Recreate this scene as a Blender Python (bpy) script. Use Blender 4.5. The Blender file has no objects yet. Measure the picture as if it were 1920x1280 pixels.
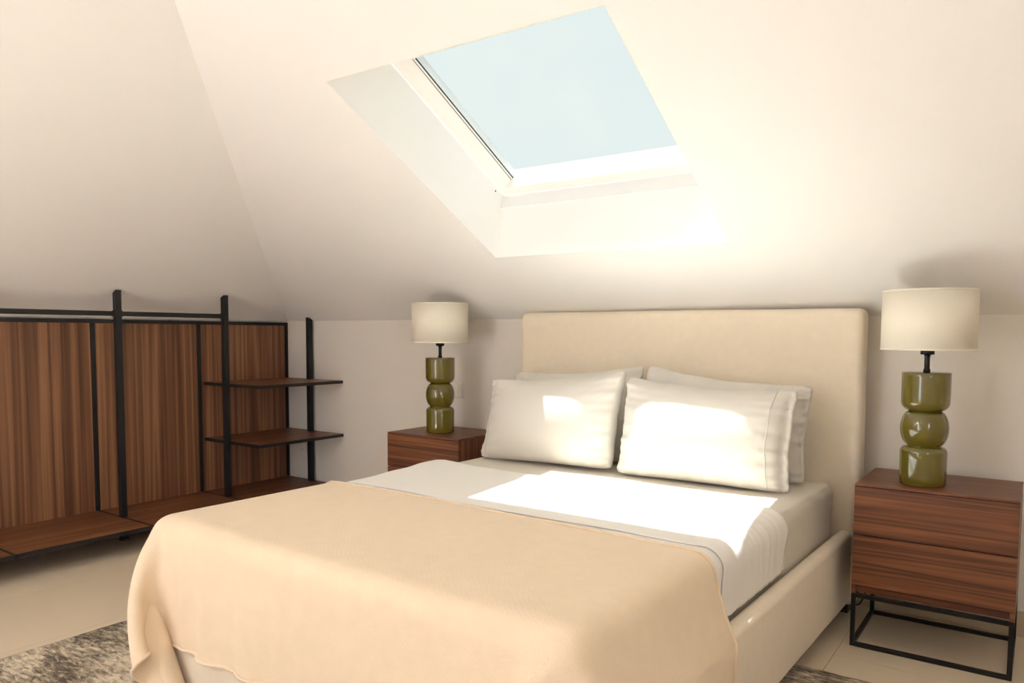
import bpy, bmesh, math, random
import numpy as np
from mathutils import Vector, Matrix, noise

random.seed(7)
rng = np.random.default_rng(7)
scene = bpy.context.scene
COL = scene.collection

# ------------------------------------------------------------------ camera
CAM_POS = (4.3497, -3.4108, 1.1414)
YAW, PITCH, ROLL = -0.6163, -0.0662, 0.0047
FOCAL_PX, PP_Y = 1409.69, 718.82
cy, sy, cp, sp = math.cos(YAW), math.sin(YAW), math.cos(PITCH), math.sin(PITCH)
fwd = Vector((sy * cp, cy * cp, sp))
right = Vector((cy, -sy, 0.0))
upv = right.cross(fwd)
cr, sr = math.cos(ROLL), math.sin(ROLL)
r2 = right * cr + upv * sr
u2 = upv * cr - right * sr
cam = bpy.data.cameras.new('camera')
cam.sensor_fit = 'HORIZONTAL'
cam.sensor_width = 36.0
cam.lens = FOCAL_PX / 1920 * 36.0
cam.shift_y = (PP_Y - 640) / 1920
cam.clip_start = 0.05
cam_ob = bpy.data.objects.new('camera', cam)
M = Matrix.Identity(4)
for i in range(3):
    M[i][0], M[i][1], M[i][2], M[i][3] = r2[i], u2[i], -fwd[i], CAM_POS[i]
cam_ob.matrix_world = M
COL.objects.link(cam_ob)
scene.camera = cam_ob

# ------------------------------------------------------------------ sky, sun, exposure
SKY_STRENGTH = 5.2
SUN_STRENGTH = 138.0
world = bpy.data.worlds.new('sky')
scene.world = world
world.use_nodes = True
wn, wl = world.node_tree.nodes, world.node_tree.links
wn.clear()
w_out = wn.new('ShaderNodeOutputWorld')
w_bg = wn.new('ShaderNodeBackground')
w_tc = wn.new('ShaderNodeTexCoord')
w_ns = wn.new('ShaderNodeTexNoise')
w_ns.inputs['Scale'].default_value = 3.2
w_ns.inputs['Detail'].default_value = 6
w_ns.inputs['Roughness'].default_value = 0.55
w_rp = wn.new('ShaderNodeValToRGB')
w_rp.color_ramp.elements[0].position = 0.42
w_rp.color_ramp.elements[0].color = (0.88, 0.97, 1.17, 1)
w_rp.color_ramp.elements[1].position = 0.72
w_rp.color_ramp.elements[1].color = (1.00, 1.04, 1.20, 1)
wl.new(w_tc.outputs['Generated'], w_ns.inputs['Vector'])
wl.new(w_ns.outputs['Fac'], w_rp.inputs['Fac'])
wl.new(w_rp.outputs['Color'], w_bg.inputs['Color'])
w_bg.inputs['Strength'].default_value = SKY_STRENGTH
wl.new(w_bg.outputs['Background'], w_out.inputs['Surface'])

sun = bpy.data.lights.new('sun', 'SUN')
sun.energy = SUN_STRENGTH
sun.color = (0.78, 0.81, 1.0)
sun.angle = math.radians(0.53)
sun_ob = bpy.data.objects.new('sun', sun)
SUN_TRAVEL = Vector((0.252, -0.115, -1.0)).normalized()
sun_ob.rotation_euler = SUN_TRAVEL.to_track_quat('-Z', 'Y').to_euler()
sun_ob.location = (2, -1, 6)
COL.objects.link(sun_ob)

scene.view_settings.view_transform = 'Standard'
scene.view_settings.look = 'None'
scene.view_settings.gamma = 1.0
scene.view_settings.use_curve_mapping = False
scene.view_settings.exposure = 0.32
scene.cycles.max_bounces = 12
scene.cycles.diffuse_bounces = 7
scene.cycles.transparent_max_bounces = 12
scene.cycles.sample_clamp_indirect = 25.0

# ------------------------------------------------------------------ materials
def new_mat(name):
    m = bpy.data.materials.new(name)
    m.use_nodes = True
    nt = m.node_tree
    return m, nt.nodes, nt.links, nt.nodes['Principled BSDF']

def srgb(r, g, b):
    def f(c):
        c /= 255.0
        return c / 12.92 if c <= 0.04045 else ((c + 0.055) / 1.055) ** 2.4
    return (f(r), f(g), f(b), 1.0)

def plain(name, col, rough=0.6, metallic=0.0, bump=0.0, bscale=80.0, spec=0.5, coat=0.0, var=0.0, vscale=3.0, sheen=0.0):
    m, N, L, P = new_mat(name)
    P.inputs['Base Color'].default_value = col
    P.inputs['Roughness'].default_value = rough
    P.inputs['Metallic'].default_value = metallic
    P.inputs['Specular IOR Level'].default_value = spec
    P.inputs['Coat Weight'].default_value = coat
    P.inputs['Coat Roughness'].default_value = 0.05
    P.inputs['Sheen Weight'].default_value = sheen
    tc = N.new('ShaderNodeTexCoord')
    if bump:
        n = N.new('ShaderNodeTexNoise'); n.inputs['Scale'].default_value = bscale
        n.inputs['Detail'].default_value = 4
        b = N.new('ShaderNodeBump'); b.inputs['Strength'].default_value = bump; b.inputs['Distance'].default_value = 0.004
        L.new(tc.outputs['Object'], n.inputs['Vector']); L.new(n.outputs['Fac'], b.inputs['Height'])
        L.new(b.outputs['Normal'], P.inputs['Normal'])
    if var:
        n = N.new('ShaderNodeTexNoise'); n.inputs['Scale'].default_value = vscale; n.inputs['Detail'].default_value = 5
        mr = N.new('ShaderNodeMapRange'); mr.inputs['To Min'].default_value = 1 - var; mr.inputs['To Max'].default_value = 1 + var
        mx = N.new('ShaderNodeMix'); mx.data_type = 'RGBA'; mx.blend_type = 'MULTIPLY'; mx.inputs['Factor'].default_value = 1
        mx.inputs['A'].default_value = col
        L.new(tc.outputs['Object'], n.inputs['Vector']); L.new(n.outputs['Fac'], mr.inputs['Value'])
        L.new(mr.outputs['Result'], mx.inputs['B']); L.new(mx.outputs['Result'], P.inputs['Base Color'])
    return m

def wood(name, axis, dark, mid, light, rough=0.42, across=12.0, along=0.32, fine=130.0, warp=0.35):
    """walnut with the grain along axis 0, 1 or 2; each object gets its own piece of the grain"""
    m, N, L, P = new_mat(name)
    tc = N.new('ShaderNodeTexCoord'); oi = N.new('ShaderNodeObjectInfo')
    off = N.new('ShaderNodeVectorMath'); off.operation = 'MULTIPLY_ADD'
    off.inputs[1].default_value = (1, 1, 1)
    rnd = N.new('ShaderNodeVectorMath'); rnd.operation = 'SCALE'
    rnd.inputs[0].default_value = (3.7, 5.3, 4.1)
    L.new(oi.outputs['Random'], rnd.inputs['Scale'])
    L.new(tc.outputs['Object'], off.inputs[0]); L.new(rnd.outputs[0], off.inputs[2])
    def stretched(ac, al):
        mp = N.new('ShaderNodeMapping')
        s = [ac] * 3; s[axis] = al
        mp.inputs['Scale'].default_value = s
        L.new(off.outputs[0], mp.inputs['Vector'])
        return mp
    m1 = stretched(across, along)
    n1 = N.new('ShaderNodeTexNoise'); n1.inputs['Scale'].default_value = 1.0; n1.inputs['Detail'].default_value = 3.0
    n1.inputs['Roughness'].default_value = 0.5; n1.inputs['Distortion'].default_value = warp
    L.new(m1.outputs[0], n1.inputs['Vector'])
    # growth-ring lines: bands of the warped noise
    mul = N.new('ShaderNodeMath'); mul.operation = 'MULTIPLY'; mul.inputs[1].default_value = 9.0
    frc = N.new('ShaderNodeMath'); frc.operation = 'PINGPONG'; frc.inputs[1].default_value = 0.5
    L.new(n1.outputs['Fac'], mul.inputs[0]); L.new(mul.outputs[0], frc.inputs[0])
    m2 = stretched(fine, 2.2)
    n2 = N.new('ShaderNodeTexNoise'); n2.inputs['Scale'].default_value = 1.0; n2.inputs['Detail'].default_value = 2.0
    L.new(m2.outputs[0], n2.inputs['Vector'])
    m3 = stretched(across * 2.6, along * 0.8)
    n3 = N.new('ShaderNodeTexNoise'); n3.inputs['Scale'].default_value = 1.0; n3.inputs['Detail'].default_value = 4.0
    L.new(m3.outputs[0], n3.inputs['Vector'])
    a = N.new('ShaderNodeMath'); a.operation = 'MULTIPLY_ADD'; a.inputs[1].default_value = 0.62; 
    L.new(frc.outputs[0], a.inputs[0])
    b = N.new('ShaderNodeMath'); b.operation = 'MULTIPLY'; b.inputs[1].default_value = 0.30
    L.new(n2.outputs['Fac'], b.inputs[0]); L.new(b.outputs[0], a.inputs[2])
    c = N.new('ShaderNodeMath'); c.operation = 'MULTIPLY_ADD'; c.inputs[1].default_value = 0.62
    L.new(n3.outputs['Fac'], c.inputs[0]); L.new(a.outputs[0], c.inputs[2])
    rp = N.new('ShaderNodeValToRGB')
    e = rp.color_ramp.elements
    e[0].position = 0.36; e[0].color = dark
    e[1].position = 0.86; e[1].color = light
    x = rp.color_ramp.elements.new(0.60); x.color = mid
    L.new(c.outputs[0], rp.inputs['Fac'])
    L.new(rp.outputs['Color'], P.inputs['Base Color'])
    P.inputs['Roughness'].default_value = rough
    bp = N.new('ShaderNodeBump'); bp.inputs['Strength'].default_value = 0.12; bp.inputs['Distance'].default_value = 0.002
    L.new(n2.outputs['Fac'], bp.inputs['Height']); L.new(bp.outputs['Normal'], P.inputs['Normal'])
    return m

def fabric(name, col, weave=900.0, bump=0.25, var=0.05, rough=0.9, ribs=0.0, soft=2.0, wr=0.0, wr_scale=(6, 6, 6)):
    """woven cloth: fine thread relief, slight tone variation, optional broad soft creases"""
    m, N, L, P = new_mat(name)
    P.inputs['Roughness'].default_value = rough
    P.inputs['Specular IOR Level'].default_value = 0.2
    P.inputs['Sheen Weight'].default_value = 0.15
    P.inputs['Sheen Roughness'].default_value = 0.5
    tc = N.new('ShaderNodeTexCoord')
    n = N.new('ShaderNodeTexNoise'); n.inputs['Scale'].default_value = soft * 14; n.inputs['Detail'].default_value = 6
    L.new(tc.outputs['Object'], n.inputs['Vector'])
    mr = N.new('ShaderNodeMapRange'); mr.inputs['To Min'].default_value = 1 - var; mr.inputs['To Max'].default_value = 1 + var
    L.new(n.outputs['Fac'], mr.inputs['Value'])
    mx = N.new('ShaderNodeMix'); mx.data_type = 'RGBA'; mx.blend_type = 'MULTIPLY'; mx.inputs['Factor'].default_value = 1
    mx.inputs['A'].default_value = col
    L.new(mr.outputs['Result'], mx.inputs['B']); L.new(mx.outputs['Result'], P.inputs['Base Color'])
    t = N.new('ShaderNodeTexNoise'); t.inputs['Scale'].default_value = weave; t.inputs['Detail'].default_value = 1
    L.new(tc.outputs['Object'], t.inputs['Vector'])
    b = N.new('ShaderNodeBump'); b.inputs['Strength'].default_value = bump; b.inputs['Distance'].default_value = 0.0015
    L.new(t.outputs['Fac'], b.inputs['Height'])
    last = b
    if ribs:
        w = N.new('ShaderNodeTexWave'); w.wave_type = 'BANDS'; w.bands_direction = 'DIAGONAL'
        w.inputs['Scale'].default_value = ribs; w.inputs['Distortion'].default_value = 6.0; w.inputs['Detail'].default_value = 2
        w.inputs['Detail Scale'].default_value = 0.6
        L.new(tc.outputs['Object'], w.inputs['Vector'])
        b2 = N.new('ShaderNodeBump'); b2.inputs['Strength'].default_value = 0.06; b2.inputs['Distance'].default_value = 0.002
        L.new(w.outputs['Fac'], b2.inputs['Height']); L.new(last.outputs['Normal'], b2.inputs['Normal'])
        last = b2
    if wr:
        mp = N.new('ShaderNodeMapping'); mp.inputs['Scale'].default_value = wr_scale
        L.new(tc.outputs['Object'], mp.inputs['Vector'])
        k = N.new('ShaderNodeTexNoise'); k.inputs['Scale'].default_value = 1.0; k.inputs['Detail'].default_value = 3; k.inputs['Distortion'].default_value = 0.8
        L.new(mp.outputs[0], k.inputs['Vector'])
        b3 = N.new('ShaderNodeBump'); b3.inputs['Strength'].default_value = wr; b3.inputs['Distance'].default_value = 0.02
        L.new(k.outputs['Fac'], b3.inputs['Height']); L.new(last.outputs['Normal'], b3.inputs['Normal'])
        last = b3
    L.new(last.outputs['Normal'], P.inputs['Normal'])
    return m

WALL = plain('wall_plaster', srgb(229, 222, 211), 0.85, bump=0.06, bscale=220, spec=0.2)
CEIL = plain('ceiling_plaster', srgb(245, 243, 239), 0.85, bump=0.05, bscale=220, spec=0.2)
TILE = plain('floor_tile', srgb(216, 200, 174), 0.42, var=0.05, vscale=2.2, bump=0.02, bscale=40)
GROUT = plain('tile_grout', srgb(205, 189, 163), 0.9)
SKIRT = plain('skirting_tile', srgb(188, 172, 148), 0.5, var=0.04)
WHITE_FRAME = plain('white_window_lacquer', srgb(243, 240, 234), 0.35)
GASKET = plain('dark_rubber_gasket', srgb(48, 44, 38), 0.7)
BLACK = plain('black_powder_coat', srgb(22, 22, 22), 0.45, bump=0.05, bscale=500)
BLACKM = plain('black_satin_metal', srgb(18, 18, 19), 0.32, metallic=0.3)
WAL_D, WAL_M, WAL_L = srgb(68, 36, 21), srgb(105, 61, 37), srgb(136, 84, 52)
WALNUT_X = wood('walnut_grain_across', 0, WAL_D, WAL_M, WAL_L)
WALNUT_Z = wood('walnut_grain_upright', 2, WAL_D, WAL_M, WAL_L)
WARD_D, WARD_M, WARD_L = srgb(88, 56, 37), srgb(130, 87, 59), srgb(168, 119, 82)
WARD_Z = wood('wardrobe_walnut_upright', 2, WARD_D, WARD_M, WARD_L, rough=0.5, across=7.0, along=0.10, fine=110, warp=0.15)
WARD_Y = wood('wardrobe_walnut_lengthwise', 1, srgb(66, 38, 24), srgb(112, 70, 44), srgb(150, 100, 64), rough=0.4, across=8.0, along=0.15, fine=90, warp=0.2)
UPHOL = fabric('beige_upholstery_linen', srgb(230, 216, 193), weave=650, bump=0.35, var=0.05)
SHEET_W = fabric('white_cotton_percale', srgb(232, 228, 219), weave=1400, bump=0.1, var=0.01)
SHEET_F = fabric('ivory_fitted_sheet', srgb(214, 206, 190), weave=1400, bump=0.1, var=0.01, wr=0.12, wr_scale=(7, 7, 3))
PILLOW_M = fabric('white_pillowcase_cotton', srgb(209, 203, 192), weave=1400, bump=0.1, var=0.01, wr=0.05, wr_scale=(14, 14, 14))
BLANKET_M = fabric('sand_fleece_blanket', srgb(229, 208, 179), weave=420, bump=0.5, var=0.05, ribs=38, soft=1.5)
SHADE_M = None
OLIVE = plain('olive_glazed_ceramic', srgb(99, 88, 24), 0.12, coat=0.6, spec=0.6, var=0.06, vscale=6)
PLASTIC = plain('ivory_switch_plastic', srgb(226, 218, 202), 0.4)
DARK = plain('dark_hole', srgb(20, 18, 16), 0.8)

def shade_material():
    m, N, L, P = new_mat('cream_lampshade_fabric')
    P.inputs['Base Color'].default_value = srgb(238, 230, 212)
    P.inputs['Roughness'].default_value = 0.9
    P.inputs['Specular IOR Level'].default_value = 0.1
    tr = N.new('ShaderNodeBsdfTranslucent'); tr.inputs['Color'].default_value = srgb(236, 222, 196)
    mix = N.new('ShaderNodeMixShader'); mix.inputs['Fac'].default_value = 0.10
    tc = N.new('ShaderNodeTexCoord')
    t = N.new('ShaderNodeTexNoise'); t.inputs['Scale'].default_value = 700
    b = N.new('ShaderNodeBump'); b.inputs['Strength'].default_value = 0.12; b.inputs['Distance'].default_value = 0.001
    L.new(tc.outputs['Object'], t.inputs['Vector']); L.new(t.outputs['Fac'], b.inputs['Height']); L.new(b.outputs['Normal'], P.inputs['Normal'])
    out = N['Material Output']
    L.new(P.outputs[0], mix.inputs[1]); L.new(tr.outputs[0], mix.inputs[2]); L.new(mix.outputs[0], out.inputs['Surface'])
    return m
SHADE_M = shade_material()

def glass_material(name='clear_window_glass', tint=(0.97, 0.985, 0.98, 1)):
    m, N, L, P = new_mat(name)
    N.remove(P)
    tr = N.new('ShaderNodeBsdfTransparent'); tr.inputs['Color'].default_value = tint
    gl = N.new('ShaderNodeBsdfGlossy'); gl.inputs['Roughness'].default_value = 0.02
    lw = N.new('ShaderNodeFresnel'); lw.inputs['IOR'].default_value = 1.04
    mix = N.new('ShaderNodeMixShader')
    L.new(lw.outputs[0], mix.inputs['Fac']); L.new(tr.outputs[0], mix.inputs[1]); L.new(gl.outputs[0], mix.inputs[2])
    L.new(mix.outputs[0], N['Material Output'].inputs['Surface'])
    return m
GLASS = glass_material()
DIMMING_GLASS = glass_material('sky_dimming_glass', (0.130, 0.136, 0.113, 1))  # dark tint added to dim the strong sky and sun through the skylight

def rug_material():
    m, N, L, P = new_mat('distressed_grey_rug')
    P.inputs['Roughness'].default_value = 0.95
    P.inputs['Specular IOR Level'].default_value = 0.1
    tc = N.new('ShaderNodeTexCoord')
    def nz(scale, detail, dist, rough=0.6):
        mp = N.new('ShaderNodeMapping'); mp.inputs['Scale'].default_value = scale
        L.new(tc.outputs['Object'], mp.inputs['Vector'])
        n = N.new('ShaderNodeTexNoise'); n.inputs['Scale'].default_value = 1; n.inputs['Detail'].default_value = detail
        n.inputs['Distortion'].default_value = dist; n.inputs['Roughness'].default_value = rough
        L.new(mp.outputs[0], n.inputs['Vector'])
        return n
    big = nz((2.2, 3.5, 2), 4, 0.4)
    med = nz((20, 60, 10), 8, 0.6, 0.75)
    add = N.new('ShaderNodeMath'); add.operation = 'MULTIPLY_ADD'; add.inputs[1].default_value = 0.55
    L.new(big.outputs['Fac'], add.inputs[0])
    sc = N.new('ShaderNodeMath'); sc.operation = 'MULTIPLY'; sc.inputs[1].default_value = 0.75
    L.new(med.outputs['Fac'], sc.inputs[0]); L.new(sc.outputs[0], add.inputs[2])
    rp = N.new('ShaderNodeValToRGB')
    e = rp.color_ramp.elements
    e[0].position = 0.55; e[0].color = srgb(98, 89, 77)
    e[1].position = 0.74; e[1].color = srgb(232, 218, 192)
    x = e.new(0.61); x.color = srgb(148, 136, 118)
    x = e.new(0.66); x.color = srgb(184, 170, 148)
    L.new(add.outputs[0], rp.inputs['Fac']); L.new(rp.outputs['Color'], P.inputs['Base Color'])
    pile = nz((500, 500, 500), 2, 0)
    b = N.new('ShaderNodeBump'); b.inputs['Strength'].default_value = 0.6; b.inputs['Distance'].default_value = 0.004
    b2 = N.new('ShaderNodeBump'); b2.inputs['Strength'].default_value = 0.5; b2.inputs['Distance'].default_value = 0.006
    L.new(pile.outputs['Fac'], b.inputs['Height']); L.new(med.outputs['Fac'], b2.inputs['Height'])
    L.new(b.outputs['Normal'], b2.inputs['Normal']); L.new(b2.outputs['Normal'], P.inputs['Normal'])
    return m
RUG_M = rug_material()

# ------------------------------------------------------------------ mesh helpers
def link(ob, parent=None):
    COL.objects.link(ob)
    if parent is not None:
        ob.parent = parent
    return ob

def world_origin(parent):
    v = Vector((0, 0, 0))
    p = parent
    while p is not None:
        v = v + p.location
        p = p.parent
    return v

def mesh(name, verts, faces, mat, parent=None, smooth=False, origin=None):
    """verts in world coordinates; the object sits at `origin` (or at its parent's origin)"""
    base = world_origin(parent)
    org = Vector(origin) if origin is not None else base
    me = bpy.data.meshes.new(name)
    me.from_pydata([tuple(Vector(v) - org) for v in verts], [], [tuple(int(i) for i in f) for f in faces])
    bm = bmesh.new(); bm.from_mesh(me)
    bmesh.ops.recalc_face_normals(bm, faces=bm.faces)
    bm.to_mesh(me); bm.free()
    if smooth:
        for p in me.polygons: p.use_smooth = True
    me.materials.append(mat)
    ob = bpy.data.objects.new(name, me)
    link(ob, parent)
    ob.location = org - base
    return ob

def bm_obj(name, bm, mat, parent=None, smooth=False, origin=None):
    vs = [v.co.copy() for v in bm.verts]
    bm.verts.index_update()
    fs = [[v.index for v in f.verts] for f in bm.faces]
    bm.free()
    return mesh(name, vs, fs, mat, parent, smooth, origin)

def box(name, lo, hi, mat, parent=None, bevel=0.0, seg=1, origin=None):
    bm = bmesh.new()
    add_box(bm, lo, hi, bevel, seg)
    return bm_obj(name, bm, mat, parent, False, origin)

def add_box(bm, lo, hi, bevel=0.0, seg=1):
    x0, y0, z0 = lo; x1, y1, z1 = hi
    v = [bm.verts.new(c) for c in ((x0, y0, z0), (x1, y0, z0), (x1, y1, z0), (x0, y1, z0), (x0, y0, z1), (x1, y0, z1), (x1, y1, z1), (x0, y1, z1))]
    fs = [bm.faces.new([v[i] for i in q]) for q in ((0, 3, 2, 1), (4, 5, 6, 7), (0, 1, 5, 4), (1, 2, 6, 5), (2, 3, 7, 6), (3, 0, 4, 7))]
    if bevel:
        es = set(e for f in fs for e in f.edges)
        bmesh.ops.bevel(bm, geom=list(es), offset=bevel, segments=seg, affect='EDGES', profile=0.5)

def empty(name, loc):
    o = bpy.data.objects.new(name, None)
    o.empty_display_size = 0.1
    o.location = loc
    COL.objects.link(o)
    return o

def tag(o, label=None, cat=None, group=None, kind=None):
    if label: o['label'] = label
    if cat: o['category'] = cat
    if group: o['group'] = group
    if kind: o['kind'] = kind
    return o

def lathe(name, prof, centre, mat, parent=None, seg=56, closed=False):
    cx, cy_, _ = centre
    vs, fs = [], []
    n = len(prof)
    for i in range(seg):
        a = 2 * math.pi * i / seg
        for r, z in prof:
            vs.append((cx + r * math.cos(a), cy_ + r * math.sin(a), z))
    for i in range(seg):
        j = (i + 1) % seg
        for k in range(n - 1 if not closed else n):
            k2 = (k + 1) % n
            fs.append((i * n + k, j * n + k, j * n + k2, i * n + k2))
    if not closed:
        if prof[0][0] > 1e-6: fs.append([i * n for i in range(seg)])
        if prof[-1][0] > 1e-6: fs.append([i * n + n - 1 for i in range(seg)])
    return mesh(name, vs, fs, mat, parent, True)

def tube(name, pts, rad, mat, parent=None, seg=8, closed=False):
    pts = [Vector(p) for p in pts]
    n = len(pts); vs, fs = [], []
    prev = None
    for i, p in enumerate(pts):
        a = pts[(i - 1) % n] if (i > 0 or closed) else p
        b = pts[(i + 1) % n] if (i < n - 1 or closed) else p
        t = (b - a).normalized()
        if prev is None:
            ref = Vector((0, 0, 1)) if abs(t.z) < 0.9 else Vector((1, 0, 0))
            nn = t.cross(ref).normalized()
        else:
            nn = (prev - t * prev.dot(t)).normalized()
        prev = nn
        bb = t.cross(nn)
        for k in range(seg):
            a_ = 2 * math.pi * k / seg
            vs.append(p + nn * (rad * math.cos(a_)) + bb * (rad * math.sin(a_)))
    for i in range(n if closed else n - 1):
        j = (i + 1) % n
        for k in range(seg):
            k2 = (k + 1) % seg
            fs.append((i * seg + k, i * seg + k2, j * seg + k2, j * seg + k))
    if not closed:
        fs.append(list(range(seg))); fs.append([(n - 1) * seg + k for k in range(seg)])
    return mesh(name, vs, fs, mat, parent, True)

def rounded_box(lo, hi, r, step, disp=None, xf=None):
    """surface grid of a box with rounded edges of radius r, optionally displaced along its normal"""
    lo = np.array(lo, float); hi = np.array(hi, float)
    vs, fs, idx = [], [], {}
    dims = hi - lo
    cnt = np.maximum(np.ceil(dims / step).astype(int), 3)
    def axis(a):
        core = np.linspace(lo[a] + r, hi[a] - r, max(int(cnt[a]), 2))
        th = np.linspace(0, 1, 5)[:-1]
        return np.concatenate([lo[a] + r * th, core, hi[a] - r * th[::-1]])
    ax = [axis(a) for a in range(3)]
    def vert(p):
        k = tuple(np.round(p, 6))
        if k in idx: return idx[k]
        p = np.array(p)
        q = np.clip(p, lo + r, hi - r)
        d = p - q
        L_ = np.linalg.norm(d)
        nrm = d / L_ if L_ > 1e-9 else np.array([0, 0, 1.0])
        # map the flat corner to an even arc
        o = q + nrm * r
        if disp is not None: o = o + nrm * disp(o, nrm)
        idx[k] = len(vs); vs.append(o)
        return idx[k]
    for a in range(3):
        b, c = (a + 1) % 3, (a + 2) % 3
        for side in (lo[a], hi[a]):
            for i in range(len(ax[b]) - 1):
                for j in range(len(ax[c]) - 1):
                    q = []
                    for (ii, jj) in ((i, j), (i + 1, j), (i + 1, j + 1), (i, j + 1)):
                        p = [0, 0, 0]; p[a] = side; p[b] = ax[b][ii]; p[c] = ax[c][jj]
                        q.append(vert(p))
                    if len(set(q)) >= 3:
                        fs.append(list(dict.fromkeys(q)))
    vs = np.array(vs)
    if xf is not None: vs = xf(vs)
    return vs, fs

def nz(x, y, z):
    return noise.noise(Vector((x, y, z)))

# ------------------------------------------------------------------ room shell
H = 1.2221            # knee wall height
T = 0.525             # pitch (tangent) of the slope above the headboard
TL = 0.532            # pitch of the left slope
ALPHA = math.atan(T)
SN, CS = math.sin(ALPHA), math.cos(ALPHA)
XR, YF, ZC = 5.8, -5.6, 2.75
XL = -0.026
X2 = (ZC - H) / T
ZL = H + TL * XL
X2L = (ZC - H) / TL

def SL(x, s, h):
    """a point of the headboard-side roof slope: x along the wall, s up the slope, h outwards"""
    return (x, -s * CS + h * SN, H + s * SN + h * CS)

# skylight opening in the plaster and at the frame
OX0, OX1, OS0, OS1 = 2.211, 3.331, 0.597, 1.753
FS0, FS1, FH = 0.676, 1.557, 0.294
GS0, GH = 0.676, 0.222            # groove where the plaster reveal meets the lining

def build_shell():
    # floor: grout bed with tiles laid on it
    fl = box('floor', (XL, YF, -0.06), (XR, 0.0, -0.003), GROUT)
    tag(fl, 'matt beige tiled floor', None, None, 'structure')
    tw, tl, gap = 0.60, 1.20, 0.0014
    x = 3.776 - 7 * tw
    proto = None
    col_i = 0
    while x < XR:
        y = 0.0 - (0.0 if col_i % 2 == 0 else 0.60) + tl
        while y > YF:
            x0, x1 = max(x + gap / 2, XL), min(x + tw - gap / 2, XR)
            y1, y0 = min(y - gap / 2, 0.0), max(y - tl + gap / 2, YF)
            if x1 - x0 > 0.02 and y1 - y0 > 0.02:
                t = box('tile', (x0, y0, -0.003), (x1, y1, 0.0), TILE, fl, bevel=0.0008)
            y -= tl
        x += tw; col_i += 1
    wb = box('wall_back', (XL - 0.1, 0.0, -0.06), (XR + 0.1, 0.12, H), WALL)
    tag(wb, 'low cream knee wall behind the headboard', None, None, 'structure')
    wl_ = box('wall_left', (XL - 0.1, YF - 0.1, -0.06), (XL, 0.0, ZL), WALL)
    tag(wl_, 'low knee wall behind the walnut wardrobe panels', None, None, 'structure')
    ry0, ry1, rz0, rz1 = RW
    bm = bmesh.new()
    for lo, hi in (((XR, YF - 0.1, -0.06), (XR + 0.1, ry0, ZC)), ((XR, ry1, -0.06), (XR + 0.1, 0.0, ZC)),
                   ((XR, ry0, -0.06), (XR + 0.1, ry1, rz0)), ((XR, ry0, rz1), (XR + 0.1, ry1, ZC))):
        add_box(bm, lo, hi)
    wr = bm_obj('wall_right', bm, WALL)
    tag(wr, 'plain cream wall out of view on the right', None, None, 'structure')
    # wall behind the camera with a glazed opening added for fill light
    bm = bmesh.new()
    wx0, wx1, wz0, wz1 = FW
    for lo, hi in (((XL, YF - 0.12, -0.06), (wx0, YF, ZC)), ((wx1, YF - 0.12, -0.06), (XR, YF, ZC)),
                   ((wx0, YF - 0.12, -0.06), (wx1, YF, wz0)), ((wx0, YF - 0.12, wz1), (wx1, YF, ZC))):
        add_box(bm, lo, hi)
    wf = bm_obj('wall_front', bm, WALL)
    tag(wf, 'cream gable wall behind the camera', None, None, 'structure')
    bb = box('baseboard_back', (0.0, -0.011, 0.0), (XR, 0.0, 0.095), SKIRT, bevel=0.002)
    tag(bb, 'beige tile skirting along the knee wall', None, None, 'structure')
    # ceiling: two slopes meeting at a hip, flat top, skylight shaft
    V, F = [], []
    def poly(pts):
        b = len(V); V.extend(pts); F.append(list(range(b, b + len(pts))))
    hip = lambda s: s * CS * T / TL
    smax = X2 / CS
    poly([SL(0, 0, 0), SL(XR, 0, 0), SL(XR, OS0, 0), SL(OX1, OS0, 0), SL(OX0, OS0, 0), SL(hip(OS0), OS0, 0)])
    poly([SL(hip(OS0), OS0, 0), SL(OX0, OS0, 0), SL(OX0, OS1, 0), SL(hip(OS1), OS1, 0)])
    poly([SL(OX1, OS0, 0), SL(XR, OS0, 0), SL(XR, OS1, 0), SL(OX1, OS1, 0)])
    poly([SL(hip(OS1), OS1, 0), SL(OX0, OS1, 0), SL(OX1, OS1, 0), SL(XR, OS1, 0), SL(XR, smax, 0), SL(hip(smax), smax, 0)])
    q = lambda x, y: (x, y, H + TL * x)
    lx0, lx1, ly0, ly1 = LW
    poly([q(XL, 0), q(0, 0), q(X2L, -X2), q(X2L, ly1), q(lx1, ly1), q(lx0, ly1), q(XL, ly1)])
    poly([q(XL, ly1), q(lx0, ly1), q(lx0, ly0), q(XL, ly0)])
    poly([q(lx1, ly1), q(X2L, ly1), q(X2L, ly0), q(lx1, ly0)])
    poly([q(XL, ly0), q(lx0, ly0), q(lx1, ly0), q(X2L, ly0), q(X2L, YF), q(XL, YF)])
    poly([(X2L, -X2, ZC), (XR, -X2, ZC), (XR, YF, ZC), (X2L, YF, ZC)])
    a = [SL(OX0, OS0, 0), SL(OX1, OS0, 0), SL(OX1, OS1, 0), SL(OX0, OS1, 0)]
    b = [SL(OX0, FS0, FH), SL(OX1, FS0, FH), SL(OX1, FS1, FH), SL(OX0, FS1, FH)]
    ga, gb = SL(OX0, GS0, GH), SL(OX1, GS0, GH)
    poly([a[0], a[1], gb, ga]); poly([ga, gb, b[1], b[0]])
    poly([a[1], a[2], b[2], b[1], gb])
    poly([a[2], a[3], b[3], b[2]])
    poly([a[3], a[0], ga, b[0], b[3]])
    # closing roof deck around the frame, outside
    D = 0.30
    poly([SL(-0.3, -0.2, D), SL(XR + .3, -0.2, D), SL(XR + .3, FS0, D), SL(-0.3, FS0, D)])
    poly([SL(-0.3, FS0, D), SL(OX0, FS0, D), SL(OX0, FS1, D), SL(-0.3, FS1, D)])
    poly([SL(OX1, FS0, D), SL(XR + .3, FS0, D), SL(XR + .3, FS1, D), SL(OX1, FS1, D)])
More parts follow.
